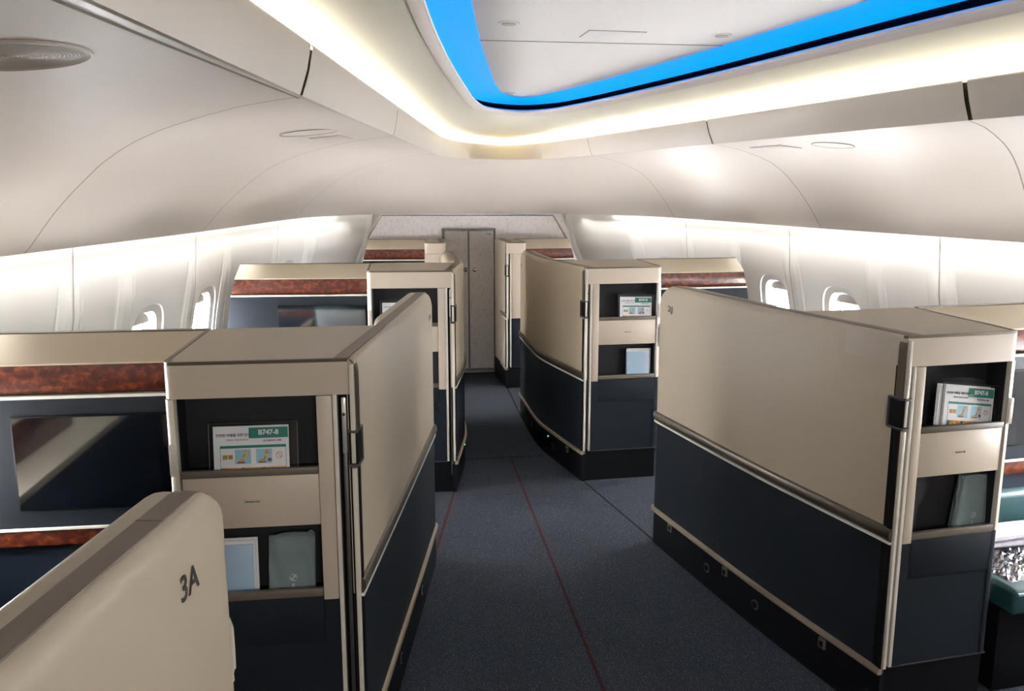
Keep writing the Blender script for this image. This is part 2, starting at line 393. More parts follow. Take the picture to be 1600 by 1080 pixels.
# ------------------------------------------------------------------ sidewalls with windows
WOFF = .085
def lean(z, y):
    l = float(np.interp(z, [0, .6, .97, 1.17, 1.45], [.13, .12, .063, .020, 0]))
    k = min(max((y-6.6)/1.1, 0), 1)
    return l*(1+1.0*k)
LW = [(x, y) for x, y in cW[:8*NS-NS+1]]; RW = [(x, y) for x, y in cW[9*NS:]]
def wall_x(side, y):
    c = LW if side < 0 else RW[::-1]
    ys = [p[1] for p in c]; xs = [p[0] for p in c]
    return float(np.interp(y, ys, xs))
WH, WW = .205, .145      # half height, half width of a window opening
wn = [0]
def make_wall(side, seams, wins, name):
    b = MB()
    def P(y, z, ins=0.):
        k = min(max((1.34-z)/.22, 0), 1); ins = ins*k*k*(3-2*k)
        return (wall_x(side, y)+side*(WOFF+lean(z, y)+ins), y, z)
    def P2(y, z): return (wall_x(side, y)+side*(WOFF+lean(z, y)-.003), y, z)
    def patch(y0, y1, z0, z1, ins0, ins1, ny=4, nz=30):
        b.loft([[P(y0+(y1-y0)*a/ny, z0+(z1-z0)*c/nz, ins0+(ins1-ins0)*a/ny) for c in range(nz+1)] for a in range(ny+1)], closed_ring=False)
    ZT = 1.466; DI = .016; rib = .045; ch = .05
    allb = sorted(seams)
    for k in range(len(allb)-1):
        s0, s1 = allb[k], allb[k+1]; mid, shift = wins.get(s0, ((s0+s1)/2, 0))
        for (a, c, e0, e1) in ((s0, mid, 1, 0), (mid, s1, 0, 1)):
            r0 = rib if e0 else rib*.75; r1 = rib if e1 else rib*.75
            patch(a, a+r0, 0, ZT, 0, 0); patch(a+r0, a+r0+ch, 0, ZT, 0, DI, 2); patch(c-r1-ch, c-r1, 0, ZT, DI, 0, 2); patch(c-r1, c, 0, ZT, 0, 0)
            y0, y1 = a+r0+ch-.012, c-r1-ch+.012; yc = (y0+y1)/2+(shift if y1-y0 > .44 else 0); zc = .885
            for yb in (y0+.001, y1-.001):
                b.loft([[P(yb, z, .0070) for z in np.linspace(0, ZT, 12)], [tuple(Vector(P(yb, z, .0070))+Vector((side*.035, 0, 0))) for z in np.linspace(0, ZT, 12)]], closed_ring=False)
            if y1 < 7.6 and (y1-y0) > .36:
                N = 64; rings = []
                def hole(sc, th):
                    cx, sx = math.cos(th), math.sin(th); e = 2/3.2
                    return (yc+WW*sc[0]*math.copysign(abs(cx)**e, cx), zc+WH*sc[1]*math.copysign(abs(sx)**e, sx))
                def rect(th):
                    cx, sx = math.cos(th), math.sin(th); hy = (y1-yc) if cx > 0 else (yc-y0); up, dn = ZT-zc, zc
                    k = min(hy/max(abs(cx), 1e-6), (up if sx > 0 else dn)/max(abs(sx), 1e-6)); return (yc+k*cx, zc+k*sx)
                corners = [math.atan2(b_, a_) % (2*math.pi) for a_, b_ in ((y1-yc, ZT-zc), (y0-yc, ZT-zc), (y0-yc, -zc), (y1-yc, -zc))]
                ths = sorted([2*math.pi*q/N for q in range(N)]+corners)
                for q in range(7):
                    f = q/6; ring = []
                    for th in ths:
                        ry, rz = rect(th); hy_, hz_ = hole((1.27, 1.18), th)
                        y_, z_ = ry+(hy_-ry)*f, rz+(hz_-rz)*f
                        ring.append(P(y_, z_, DI+.003*(1-f)))
                    rings.append(ring)
                rings.append([P(*hole((1.25, 1.165), th), DI+.008) for th in ths])
                rings.append([P(*hole((1.10, 1.07), th), DI+.014) for th in ths])
                b.loft(rings, caps=False)
                wn[0] += 1
                w = struct(bpy.data.objects.new('window_%d' % wn[0], None)); COL.objects.link(w)
                w.location = P(yc, zc, DI)
                inv = Matrix.Translation(-Vector(P(yc, zc, DI)))
                fr = MB(); fr.loft([[P(*hole(sc, th), DI+d) for th in ths] for sc, d in (((1.10, 1.07), .014), ((1.02, 1.01), .018), ((1.0, 1.0), .03), ((.97, .98), .075), ((.90, .92), .078))], caps=False)
                fo = fr.build('window_frame', M['wall'], w, smooth=45); fo.data.transform(inv)
                pn = MB(); pn.loft([[P(*hole((.93, .94), th), DI+.070) for th in ths], [P(*hole((.93, .94), th), DI+.074) for th in ths]])
                po = pn.build('pane', M['pane'], w, smooth=0); po.data.transform(inv)
                sh = MB(); zs = zc+WH*.80
                def shd(d): return [P(*hole((.955, .965), th), DI+d) for th in (np.linspace(R(38), R(142), 18) if yc > 1.9 else np.linspace(0, 2*math.pi, 40)[:-1])]  # aft windows get fully drawn, unseen shades, added to cut the daylight
                sh.loft([shd(.050), shd(.056)])
                so = sh.build('window_shade', M['shade'], w, smooth=0); so.data.transform(inv)
            else:
                patch(y0, y1, 0, ZT, DI, DI, 3)
    o = struct(b.build(name, M['wall'], smooth=35))
    for s_ in allb[1:-1]:
        j = MB(); j.loft([[P2(s_-.0025, z), P2(s_+.0025, z)] for z in np.linspace(0, ZT, 90)], closed_ring=False)
        j.build('panel_joint', M['wall_groove'], o, smooth=0)
    return o
make_wall(-1, [-3.2, -1.5, -.25, .98, 2.2, 3.415, 4.63, 6.37, 7.75], {3.415: (3.86, -.10), 4.63: (5.20, -.06)}, 'wall_left')
make_wall(1, [-3.2, -2.6, -1.35, -.1, 1.15, 2.41, 3.655, 4.90, 6.35, 7.75], {3.655: (4.12, -.06), 4.90: (5.625, -.10)}, 'wall_right')

# floor
b = MB(); b.box(-2.45, 2.45, -3.3, 7.8, -.05, 0, 0, 0)
floor = struct(b.build('floor', M['carpet'], smooth=0))
def floor_seam(p, q, w, m):
    p, q = Vector((*p, 0)), Vector((*q, 0)); d = (q-p).normalized(); n = Vector((-d.y, d.x, 0))*w/2; z = Vector((0, 0, .0012))
    b = MB(); b.quad([p-n+z, q-n+z, q+n+z, p+n+z]); b.build('carpet_seam', m, floor, smooth=0)
floor_seam((.005, -.5), (.026, 5.10), .013, M['seam'])
floor_seam((-.262, 5.105), (.24, 5.118), .012, M['seam_dark'])
floor_seam((-.51, 3.66), (-.36, 4.56), .014, M['seam'])
floor_seam((.55, 3.70), (.39, 4.60), .012, M['seam_dark'])
floor_seam((.226, 6.1), (.24, 7.0), .012, M['seam_dark'])

# rear partition (behind the camera), forward bulkhead, closet doors
b = MB(); b.box(-2.4, 2.4, -3.26, -3.2, 0, 2.2); struct(b.build('wall_back', M['fascia'], smooth=0))
bulk = MB(); bulk.prism([(-1.25, 0), (1.25, 0), (1.25, 1.10), (.95, 1.20), (.80, 1.462), (-.80, 1.462), (-.95, 1.20), (-1.25, 1.10)], BULK, BULK+.05, axis='y')
bk = MB(); bk.box(-1.45, 1.45, BULK+.052, BULK+.062, 0, 1.52); struct(bk.build('trim_10', M['ivory'], smooth=0))
bulk = struct(bulk.build('wall_front', M['bulkhead'], smooth=0))
b = MB()
b.tube([(-.945, BULK-.003, 1.205), (-.795, BULK-.003, 1.440), (.735, BULK-.003, 1.436), (.885, BULK-.003, 1.195)], .0035, 6)
b.build('edge_line', M['frame_dark'], bulk)
b = MB()
b.tube([(-.965, BULK-.004, 1.200), (-.808, BULK-.004, 1.447)], .006, 6); b.tube([(.748, BULK-.004, 1.443), (.90, BULK-.004, 1.195)], .006, 6)
b.build('edge_moulding', M['ivory'], bulk)
door = struct(bpy.data.objects.new('door_1', None)); COL.objects.link(door); door.location = (-.03, BULK, 0)
for x0, x1 in ((-.215, -.007), (.005, .225)):
    b = MB(); b.box(x0, x1, -.022, -.002, .045, 1.300, .003); leaf = b.build('door_leaf', M['bulkhead'], door)
b = MB()
for x0, x1 in ((-.240, -.214), (.224, .242)): b.box(x0, x1, -.030, -.001, .01, 1.322, .002)
b.box(-.240, .242, -.030, -.001, 1.300, 1.322, .002); b.box(-.240, .242, -.030, -.001, .022, .045, .002)
b.build('door_frame', M['frame_grey'], door)
b = MB(); b.box(-.009, .007, -.026, -.002, .045, 1.300, .002); b.build('centre_strip', M['frame_grey'], door)
b = MB(); b.box(-.262, .262, -.012, -.001, 0, .028, .002); b.build('sill', M['silver'], door)
for x in (-.031, .051):
    b = MB(); b.cyl((x, -.026, .955), .024, .012, 'y', 28, 0); b.cyl((x, -.034, .955), .019, .006, 'y', 28, 1); b.box(x-.018, x+.018, -.041, -.034, .951, .959, .001, 0)
    b.build('latch', [M['chrome'], M['frame_dark']], door)
b = MB(); b.box(.160, .205, -.0235, -.022, 1.276, 1.279); b.box(.172, .205, -.0235, -.022, 1.268, 1.271); b.build('notice', M['ink'], door, smooth=0)

# ------------------------------------------------------------------ suite furniture
PATH = {}
def resample(pts, n):
    c = spline(pts, 12); d = np.concatenate([[0], np.cumsum(np.linalg.norm(np.diff(c, axis=0), axis=1))])
    s = np.linspace(0, d[-1], n); return np.stack([np.interp(s, d, c[:, 0]), np.interp(s, d, c[:, 1])], 1), s

def make_panel(side, pts, tower_len, label, seat=None, lamps=(), clips=(), leds=(), rnd=.125, cut_end=True, txt=None, handle=True):
    """aisle partition: pts from the near (aft) end to the far end along the outer (aisle) face"""
    c, s = resample(pts, 90)
    # denser near the far end for the round corner
    L = s[-1]; ss = np.concatenate([np.linspace(0, L-rnd, 60), L-rnd+rnd*np.sin(np.linspace(0, math.pi/2, 16))[1:]])
    c = np.stack([np.interp(ss, s, c[:, 0]), np.interp(ss, s, c[:, 1])], 1)
    t = np.gradient(c, axis=0); t /= np.linalg.norm(t, axis=1)[:, None]
    n = np.stack([t[:, 1], -t[:, 0]], 1)*side          # pointing outboard (into the suite)
    root = empty('partition_panel', label, 'partition', (c[0][0], c[0][1], 0))
    o = Vector((c[0][0], c[0][1], 0))
    def at(i, off, z):
        j = int(i); q = i-j; p = c[j]+n[j]*off
        if q: p = p*(1-q)+(c[j+1]+n[j+1]*off)*q
        return Vector((p[0], p[1], z))-o
    TH = .098
    def th(i):
        v = min(max((ss[i]-tower_len)/.26, 0), 1); v = v*v*(3-2*v); return .021+(TH-.021)*v
    def ztop(i):
        x = ss[i]-(L-rnd); return 1.235 if x <= 0 else 1.235-rnd+math.sqrt(max(rnd*rnd-x*x, 0))
    def pinch(i):
        x = (ss[i]-(L-.035))/.035; return 0 if x <= 0 else .5*(1-math.sqrt(max(1-min(x, 1)**2, 0)))
    N = len(ss)
    # upper shell
    rows = []
    for i in range(N):
        T = th(i); p = pinch(i)*T*.8; a, e = p, T-p; r = min(.026, (e-a)*.42); z = ztop(i)
        arc = [(a+r-r*math.cos(q), z-r+r*math.sin(q)) for q in np.linspace(0, math.pi/2, 6)]
        arc2 = [(e-r+r*math.sin(q), z-r+r*math.cos(q)) for q in np.linspace(0, math.pi/2, 6)]
        rows.append([at(i, u, zz) for u, zz in [(a, .60), (a, .75), (a, .95)]+arc+arc2+[(e, .95), (e, .60)]])
    b = MB(); b.loft(rows); up = b.build('upper_shell', M['cream'], root, smooth=50)
    # top capping strip
    rows = []
    for i in range(N):
        if ss[i] > L-.03: break
        T = th(i); a = .024 if T > .06 else .004; e = a+.030 if T > .06 else T-.001; z = ztop(i)
        a, e = .018, .052
        rows.append([at(i, u, zz) for u, zz in ((a, z-.002), (a, z+.0018), (e, z+.0018), (e, z-.002))])
    b = MB(); b.loft(rows); b.build('capping_strip', M['taupe'], root, smooth=50)
    if L > 1.2:
        k = N-20; b = MB(); b.loft([[at(i, u, zz) for u, zz in ((.0175, 1.2360), (.0175, 1.2374), (.0525, 1.2374), (.0525, 1.2360))] for i in (k, k+.06)])
        b.build('strip_joint', M['bronze'], root, smooth=0)
    # waist rail
    rows = []
    for i in range(N):
        p = pinch(i)*.02
        rows.append([at(i, u+p, zz) for u, zz in ((.004, .600), (-.006, .604), (-.012, .615), (-.013, .626), (-.009, .638), (.004, .645), (.012, .645), (.012, .600))])
    b = MB(); b.loft(rows); b.build('waist_rail', M['bronze'], root, smooth=40)
    rows = [[at(i, u+pinch(i)*.02, zz) for u, zz in ((.004, .592), (-.007, .592), (-.007, .600), (.004, .600))] for i in range(N)]
    b = MB(); b.loft(rows); b.build('accent_line', M['pale'], root, smooth=30)
    # lower shell, base trim, kick plate
    def solid(z0, z1, off):
        rows = []
        for i in range(N):
            T = th(i); p = pinch(i)*T*.8; rows.append([at(i, u, zz) for u, zz in ((off+p, z0), (off+p, z1), (T-p, z1), (T-p, z0))])
        b = MB(); b.loft(rows); return b
    solid(.178, .593, 0).build('lower_shell', M['navy'], root, smooth=40)
    rows = [[at(i, u+pinch(i)*.03, zz) for u, zz in ((.006, .158), (-.010, .160), (-.013, .168), (-.010, .178), (.006, .181))] for i in range(N)]
    b = MB(); b.loft(rows); b.build('base_trim', M['gold'], root, smooth=40)
    solid(0, .160, -.001).build('kick_plate', M['black'], root, smooth=40)
    def near(sv): return int(np.argmin(abs(ss-sv)))
    def disc(sv, z, r, m, nm, pro=.004):
        i = near(sv); p = at(i, -.001, z); nn = Vector((*(-n[i]), 0))
        b = MB(); b.cyl((0, 0, 0), r, pro*2, 'z', 20); ob = b.build(nm, m, root)
        ob.data.transform(Matrix.Translation(p) @ nn.to_track_quat('Z', 'Y').to_matrix().to_4x4()); return ob
    for sv, z in lamps:
        f = disc(sv, z, .020, M['frame_dark'], 'floor_lamp', .003); g = disc(sv, z, .014, M['black'], 'lamp_lens', .005); g.parent = f
    for sv, z in leds: disc(sv, z, .0035, M['led_green'], 'indicator', .004)
    for sv, z in clips:
        i = near(sv); q = (1 if c[-1][1] > c[0][1] else -1)
        p = at(i, -.004, z); tt = Vector((*t[i], 0)); nn = Vector((*(-n[i]), 0)); zz = Vector((0, 0, 1))
        b = MB(); b.box(-.016, .016, -.004, .004, -.018, .018, .002); b.box(-.009, .009, .003, .0055, -.012, .008, .001, 1)
        ob = b.build('clip', [M['lip_bronze'], M['black']], root)
        ob.data.transform(Matrix(((tt.x, nn.x, 0, p.x), (tt.y, nn.y, 0, p.y), (0, 0, 1, p.z), (0, 0, 0, 1))))
    # near-end edging with the latch recess
    if cut_end:
        tt, nn = Vector((*t[0], 0)), Vector((*n[0], 0))
        X = Matrix(((nn.x, tt.x, 0, 0), (nn.y, tt.y, 0, 0), (0, 0, 1, 0), (0, 0, 0, 1)))
        for z0, z1, top in ((.962, 1.222, 1), (.182, .948, 0)):
            b = MB(); b.box(.001, .012, -.010, .003, z0, z1, .002); ob = b.build('edge_strip', M['ivory'], root); ob.data.transform(X)
            if top:
                path = [Vector((-.0015, .012, z)) for z in np.linspace(z0+.08, 1.200, 8)]+[Vector((-.0015+.024*(1-math.cos(a)), .012, 1.200+.036*math.sin(a))) for a in np.linspace(.2, math.pi/2, 8)]
                b = MB(); b.loft([[p+Vector((d, e, 0)) for d, e in ((-.003, -.012), (-.003, .016), (.002, .016), (.002, -.012))] for p in path])
                ob = b.build('corner_trim', M['bronze'], root); ob.data.transform(X)
            else:
                b = MB(); b.box(-.004, .001, .003, .022, z0, z1, .0015); ob = b.build('corner_trim', M['slot'], root); ob.data.transform(X)
        b = MB(); b.box(-.005, .020, -.008, .050, .958, 1.046, .006); ob = b.build('latch', M['slot'], root); ob.data.transform(X)
        b = MB(); b.box(-.0065, .021, -.013, .052, 1.043, 1.050, .002, 0); b.box(-.0065, .021, -.013, .052, .952, .960, .002, 0); b.box(-.0065, .0, .047, .054, .955, 1.048, .002, 0)
        hh = b.build('latch_frame', M['frame_dark'], root); hh.data.transform(X)
    # door pull on the far edge
    if handle:
        i = N-1; tt = Vector((*t[i], 0)); mid = at(i, .022, 0)
        zc = .995 if seat != '3A' else .945
        pts_ = [mid+tt*(-.012)+Vector((0, 0, zc+.052)), mid+tt*.015+Vector((0, 0, zc+.050)), mid+tt*.023+Vector((0, 0, zc+.035)), mid+tt*.024+Vector((0, 0, zc)),
                mid+tt*.023+Vector((0, 0, zc-.035)), mid+tt*.015+Vector((0, 0, zc-.050)), mid+tt*(-.012)+Vector((0, 0, zc-.052))]
        b = MB(); b.tube(pts_, .0065, 8); b.build('door_pull', M['ivory'], root)
    if seat:
        sv, z, size = txt; i = near(sv); p = at(i, -.0012, z)
        tt = Vector((*t[i], 0)); xd = tt if side < 0 else -tt; nn = Vector((*(-n[i]), 0))
        mt = Matrix(((xd.x, 0, nn.x, p.x), (xd.y, 0, nn.y, p.y), (0, 1, 0, p.z), (0, 0, 0, 1)))
        text_obj(seat, size, M['label'], root, mt, 'seat_number', bold=size*.012, xscale=1.85 if size < .04 else 1.0)
    return root

def make_tower(side, A, W, rz, label, pockets=True, D=.545, slope=.0):
    """storage cabinet facing aft; local u = outboard distance, +y forward; A = aisle-side front corner"""
    s = side
    root = empty('literature_cabinet', label, 'cabinet', (A[0], A[1], 0), rz)
    def bx(b, u0, u1, v0, v1, z0, z1, bev=0, mi=0): return b.box(min(s*u0, s*u1), max(s*u0, s*u1), v0, v1, z0, z1, bev, mi)
    r = .028
    SH = math.tan(abs(rz)) if W > .2 else 0.
    def outline(off=0., v1=D):
        pts = [(0+off, 0+off)]+[(W-off-r+r*math.sin(a), off+r-r*math.cos(a)) for a in np.linspace(0, math.pi/2, 7)]+[(W-off+SH*(v1-.03), v1-.03), (W-off-.03+SH*v1, v1), (off-slope*v1, v1)]
        return [(s*u, v) for u, v in pts]
    b = MB(); b.prism(outline(.004), 1.222, 1.234); b.build('top_panel', M['cream_top'], root)
    # bronze edging along the front and the outboard side of the top
    path = [(.0, .004)]+[(W-.004-r+r*math.sin(a), .004+r-r*math.cos(a)) for a in np.linspace(0, math.pi/2, 7)]+[(W-.004+SH*(D-.02), D-.02)]
    b = MB(); b.loft([[(s*u+dx*s, v+dy, z) for dx, dy, z in ((-.006, .006, 1.228), (-.006, .006, 1.2358), (.004, -.004, 1.2358), (.004, -.004, 1.228))] for u, v in path]); b.build('top_edging', M['bronze'], root)
    b = MB(); b.prism(outline(0), 1.143, 1.2275, 0); b.build('front_band', M['cream_band'], root)
    ua, ub = (.075 if W < .42 else .083), W-.029
    zs, zn = .18, .60
    if pockets:
        b = MB(); b.prism([(s*0., .095), (s*(W-.002+SH*.095), .095), (s*(W-.002+SH*D), D), (s*(-slope*D+.002), D)], zs, 1.143); b.build('carcass', M['cream_band'], root)
        b = MB(); bx(b, ua-.004, ub+.002, .088, .096, .50, 1.143); bx(b, ua-.004, ub+.002, .02, .09, .930, .938); bx(b, ua-.004, ub+.002, .02, .09, .50, .51)
        bx(b, ua-.005, ua-.001, .016, .092, .60, 1.1425); bx(b, ub+.001, ub+.004, .016, .092, .60, 1.1425); bx(b, ua, ub, .02, .09, 1.139, 1.1428)
        b.build('pocket_lining', M['pocket'], root, smooth=0)
        # outboard side panel with rounded front edge
        pl = [(s*(ub+.003), .016)]+[(s*(ub+.003+(W-ub-.003)*math.sin(a)), .018-.018*math.cos(a)) for a in np.linspace(.15, math.pi/2, 6)]+[(s*W, .096), (s*(ub+.003), .096)]
        b = MB(); b.prism(pl, zn, 1.141); b.build('side_post', M['ivory'], root)
        b = MB(); bx(b, ub+.004, W-.003, -.003, .004, .945, 1.028, .003); b.build('switch_plate', M['ivory'], root)
        b = MB(); bx(b, ub+.008, W-.006, -.005, .0, .953, 1.012, .002); b.build('switch_button', M['ivory'], root)
        # posts between pocket and door slot
        b = MB(); bx(b, .043, ua-.001, 0, .092, zn-.012, 1.141, .002); b.build('front_post', M['cream_band'], root)
        # drawer between the two pockets
        b = MB(); bx(b, ua, ub, .004, .090, .797, .9345, .002); dr = b.build('drawer', M['cream_band'], root)
        b = MB(); bx(b, ua, ub, .0, .016, .935, .954, .002); b.build('upper_lip', M['lip_bronze'], root)
        b = MB(); bx(b, ua, ub, .0, .016, .598, .620, .002); b.build('lower_lip', M['lip_bronze'], root)
        b = MB(); bx(b, ua, ub, .003, .018, .468, .597, .002); b.build('pocket_front', M['navy'], root)
        mt = Matrix.Translation((s*(ua+ub)/2, .0036, .868)) @ FACE_AFT
        lb = MB(); lb.box(s*(ua+ub)/2-.026, s*(ua+ub)/2+.026, .0032, .0045, .862, .874); lb.build('drawer_label', M['cream_top'], dr, smooth=0)
        text_obj('Literature only', .0085, M['ink'], dr, Matrix.Translation((0, -.0008, 0)) @ mt, 'label_text', xscale=.72, bold=.0001)
        b = MB(); bx(b, .043, ua-.001, .003, .095, zs, zn-.012); bx(b, ua-.001, ub+.001, .007, .095, zs, .47)
        pl = [(s*(ub+.001), .004)]+[(s*(W-.022+.022*math.sin(a)), .024-.020*math.cos(a)) for a in np.linspace(.0, math.pi/2, 6)]+[(s*W, .096), (s*(ub+.001), .096)]
        b.prism(pl, zs, zn); b.build('lower_front', M['navy'], root)
    else:
        b = MB(); bx(b, .0, W-.002, .05, D, zs, 1.143); b.build('carcass', M['cream_band'], root)
        b = MB(); bx(b, .043, W, 0, .052, zn, 1.141, .004); b.build('front_post', M['cream_band'], root)
        b = MB(); bx(b, .043, W, .002, .052, zs, zn, .003); b.build('lower_front', M['navy'], root)
    b = MB(); bx(b, .043, W-.004, .004, .012, zs-.004, zs); b.build('base_line', M['steel'], root)
    b = MB(); bx(b, .0, W-.012, .012, D, 0, zs); b.build('kick_plate', M['black'], root)
    # door slot: dark channel, pale upright, steel rod
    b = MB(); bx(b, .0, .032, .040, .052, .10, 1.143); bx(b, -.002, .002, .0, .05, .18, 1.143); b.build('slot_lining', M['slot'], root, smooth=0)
    b = MB(); bx(b, .030, .0415, .0, .05, zs, 1.143, .0015); b.build('slot_upright', M['ivory'], root)
    b = MB(); bx(b, .008, .0195, .006, .022, .10, 1.134, .003); rod = b.build('lock_rail', M['steel'], root)
    b = MB(); bx(b, .0075, .020, .004, .021, .985, 1.1345, .003); b.build('rail_cover', M['silver'], rod)
    b = MB(); b.cyl((s*.0145, .002, 1.09), .004, .004, 'y', 14); b.build('rivet', M['frame_dark'], rod)
    return root

DU = ([1.235, 1.15, 1.06, .89, .60, 0], [0, .02, .045, .085, .12, .135])
def make_console(side, A, W, U, rz, label, screen=True, full=True):
    """screen console between the cabinet and the sidewall; U = outboard reach at the cap"""
    s = side
    root = empty('screen_console', label, 'console', (A[0], A[1], 0), rz)
    def ue(z): return U+float(np.interp(-z, [-q for q in DU[0]], DU[1]))
    w0 = W+.002+(math.tan(abs(rz))*.555 if W > .2 else 0)
    def slab(z0, z1, v0, v1, bev=0., u0=None):
        u = w0 if u0 is None else u0
        b = MB(); b.prism([(s*u, z0), (s*ue(z0), z0), (s*ue(z1), z1), (s*u, z1)], v0, v1, axis='y', bev=bev); return b
    # cap with sloping front
    sec = [(.545, 1.152), (.545, 1.233), (.528, 1.233), (.520, 1.2315), (.442, 1.164), (.437, 1.157), (.437, 1.152)]
    b = MB(); b.loft([[(s*(w0 if k == 0 else ue(z)), v, z) for v, z in sec] for k in (0, 1)]); b.build('cap', M['cream_top'], root, smooth=30)
    b = MB(); b.loft([[(s*(w0 if k == 0 else U+.002), v, z) for v, z in ((.524, 1.230), (.524, 1.2355), (.550, 1.2355), (.550, 1.230))] for k in (0, 1)]); b.build('cap_edging', M['bronze'], root)
    # burl strip, slightly proud and rounded at the cabinet end
    rows = []
    for f in np.linspace(0, 1, 25):
        row = []
        for v, z in ((.455, 1.062), (.446, 1.070), (.442, 1.085), (.441, 1.11), (.442, 1.135), (.445, 1.150), (.455, 1.1515)):
            u = w0+(ue(z)-w0)*f; k = max(0, 1-(u-w0)/.03); row.append((s*u, v+.012*k*k, z))
        rows.append(row+[(s*(w0+(ue(1.15)-w0)*f), .52, 1.1515), (s*(w0+(ue(1.06)-w0)*f), .52, 1.062)])
    b = MB(); b.loft(rows); b.build('burl_strip', M['wood'], root, smooth=50)
    slab(1.052, 1.061, .436, .52).build('accent_line', M['pale'], root)
    slab(.655, 1.0515, .444, .545).build('bezel', M['navy'], root)
    if screen:
        b = MB(); b.box(min(s*(W+.045), s*(W+.555)), max(s*(W+.045), s*(W+.555)), .4395, .446, .708, 1.000, .002); sc = b.build('screen_surround', M['black'], root)
        b = MB(); b.box(min(s*(W+.050), s*(W+.550)), max(s*(W+.050), s*(W+.550)), .4380, .442, .713, .995); b.build('screen', M['screen'], sc, smooth=0)
    slab(.648, .6545, .436, .52).build('accent_line', M['pale'], root)
    slab(.596, .6475, .442, .545, .004).build('lower_burl_strip', M['wood'], root)
    slab(0, .5955, .470, .545).build('foot_panel', M['navy_deep'], root)
    return root

TW = {  # cabinet: side, A, W, rz, console reach
 'L1': (-1, (-.764, 2.139), .450, R(.2), 1.135), 'R1': (1, (.831, 2.272), .402, R(7.0), 1.02),
 'L2': (-1, (-.358, 4.527), .455, R(-2.6), 1.222), 'R2': (1, (.381, 4.612), .447, R(3.2), 1.130),
 'L3': (-1, (-.273, 7.060), .168, R(-3), .668), 'R3': (1, (.231, 7.005), .168, R(4), .655)}
desc = {'L1': ('ahead of seat 3A', 'nearest on the A seat side'), 'R1': ('ahead of seat 3J', 'nearest on the J seat side')}
make_tower(*TW['L1'][:4], slope=0.150, label='cream and navy literature cabinet nearest the camera, behind the panel marked 3A')
make_tower(*TW['R1'][:4], slope=0.105, label='cream and navy literature cabinet at the near end of the panel marked 2J')
make_tower(*TW['L2'][:4], slope=0.120, label='cream and navy literature cabinet beyond the panel marked 2A, half hidden by it')
make_tower(*TW['R2'][:4], slope=0.150, label='cream and navy literature cabinet holding a pale blue booklet, beyond the panel marked 2J')
make_tower(*TW['L3'][:4], 'slim cream cabinet post beside the closet door on the A seat side', pockets=False)
make_tower(*TW['R3'][:4], 'slim cream and navy cabinet post beside the closet door on the J seat side', pockets=False)
cons = {}
for k, lb in (('L1', 'burl wood and navy screen console nearest the camera, with a large dark screen'),
              ('R1', 'burl wood and navy screen console above the teal ottoman'),
              ('L2', 'burl wood and navy screen console beside the cabinet beyond the panel marked 2A'),
              ('R2', 'burl wood and navy screen console between the second J side cabinet and the sidewall'),
              ('L3', 'farthest burl wood and cream console on the A seat side by the bulkhead'),
              ('R3', 'farthest burl wood and cream console on the J seat side by the bulkhead')):
    s, A, W, rz, U = TW[k]; cons[k] = make_console(s, A, W, U, rz, lb, screen=k not in ('L3', 'R3'))

def rel(side, k): return None
make_panel(1, [(.833, 2.272), (.683, 2.92), (.531, 3.748)], .50, 'cream and navy aisle partition panel marked 2J', '2J', lamps=[(.63, .092), (.98, .088)], clips=[(.26, .132), (.85, .134), (1.32, .138)], txt=(1.385, 1.134, .036))
make_panel(-1, [(-.748, 2.139), (-.620, 2.90), (-.496, 3.655)], .50, 'cream and navy aisle partition panel marked 2A', '2A', lamps=[(.55, .09), (1.05, .09)], txt=(1.43, 1.13, .032))
make_panel(1, [(.379, 4.612), (.300, 4.98), (.250, 5.24), (.232, 5.45), (.226, 5.75), (.224, 6.14)], .50, 'S-curved cream and navy aisle partition panel marked 1J', '1J', lamps=[(.45, .08), (.95, .085)], leds=[(.52, .125)], clips=[(.22, .13)], txt=(1.45, 1.13, .030))
make_panel(-1, [(-.352, 4.527), (-.295, 4.86), (-.263, 5.08), (-.253, 5.30), (-.25, 5.65), (-.25, 6.10)], .50, 'S-curved cream and navy aisle partition panel beyond the panel marked 2A', None, leds=[(.50, .125)])
make_panel(1, [(.229, 7.005), (.222, 7.30), (.216, 7.66)], .50, 'short cream and navy partition panel against the bulkhead on the J seat side', None, leds=[(.50, .13)], handle=False, rnd=.02)
make_panel(-1, [(-.266, 7.060), (-.262, 7.3), (-.258, 7.66)], .50, 'short cream and navy partition panel against the bulkhead on the A seat side', None, handle=False, rnd=.02)
make_panel(-1, [(-1.135, -.22), (-1.01, .50), (-.884, 1.250)], .0, 'cream aisle partition panel marked 3A in the foreground', '3A', lamps=[(.8, .09)], txt=(1.345, 1.140, .050), cut_end=False, rnd=.085)

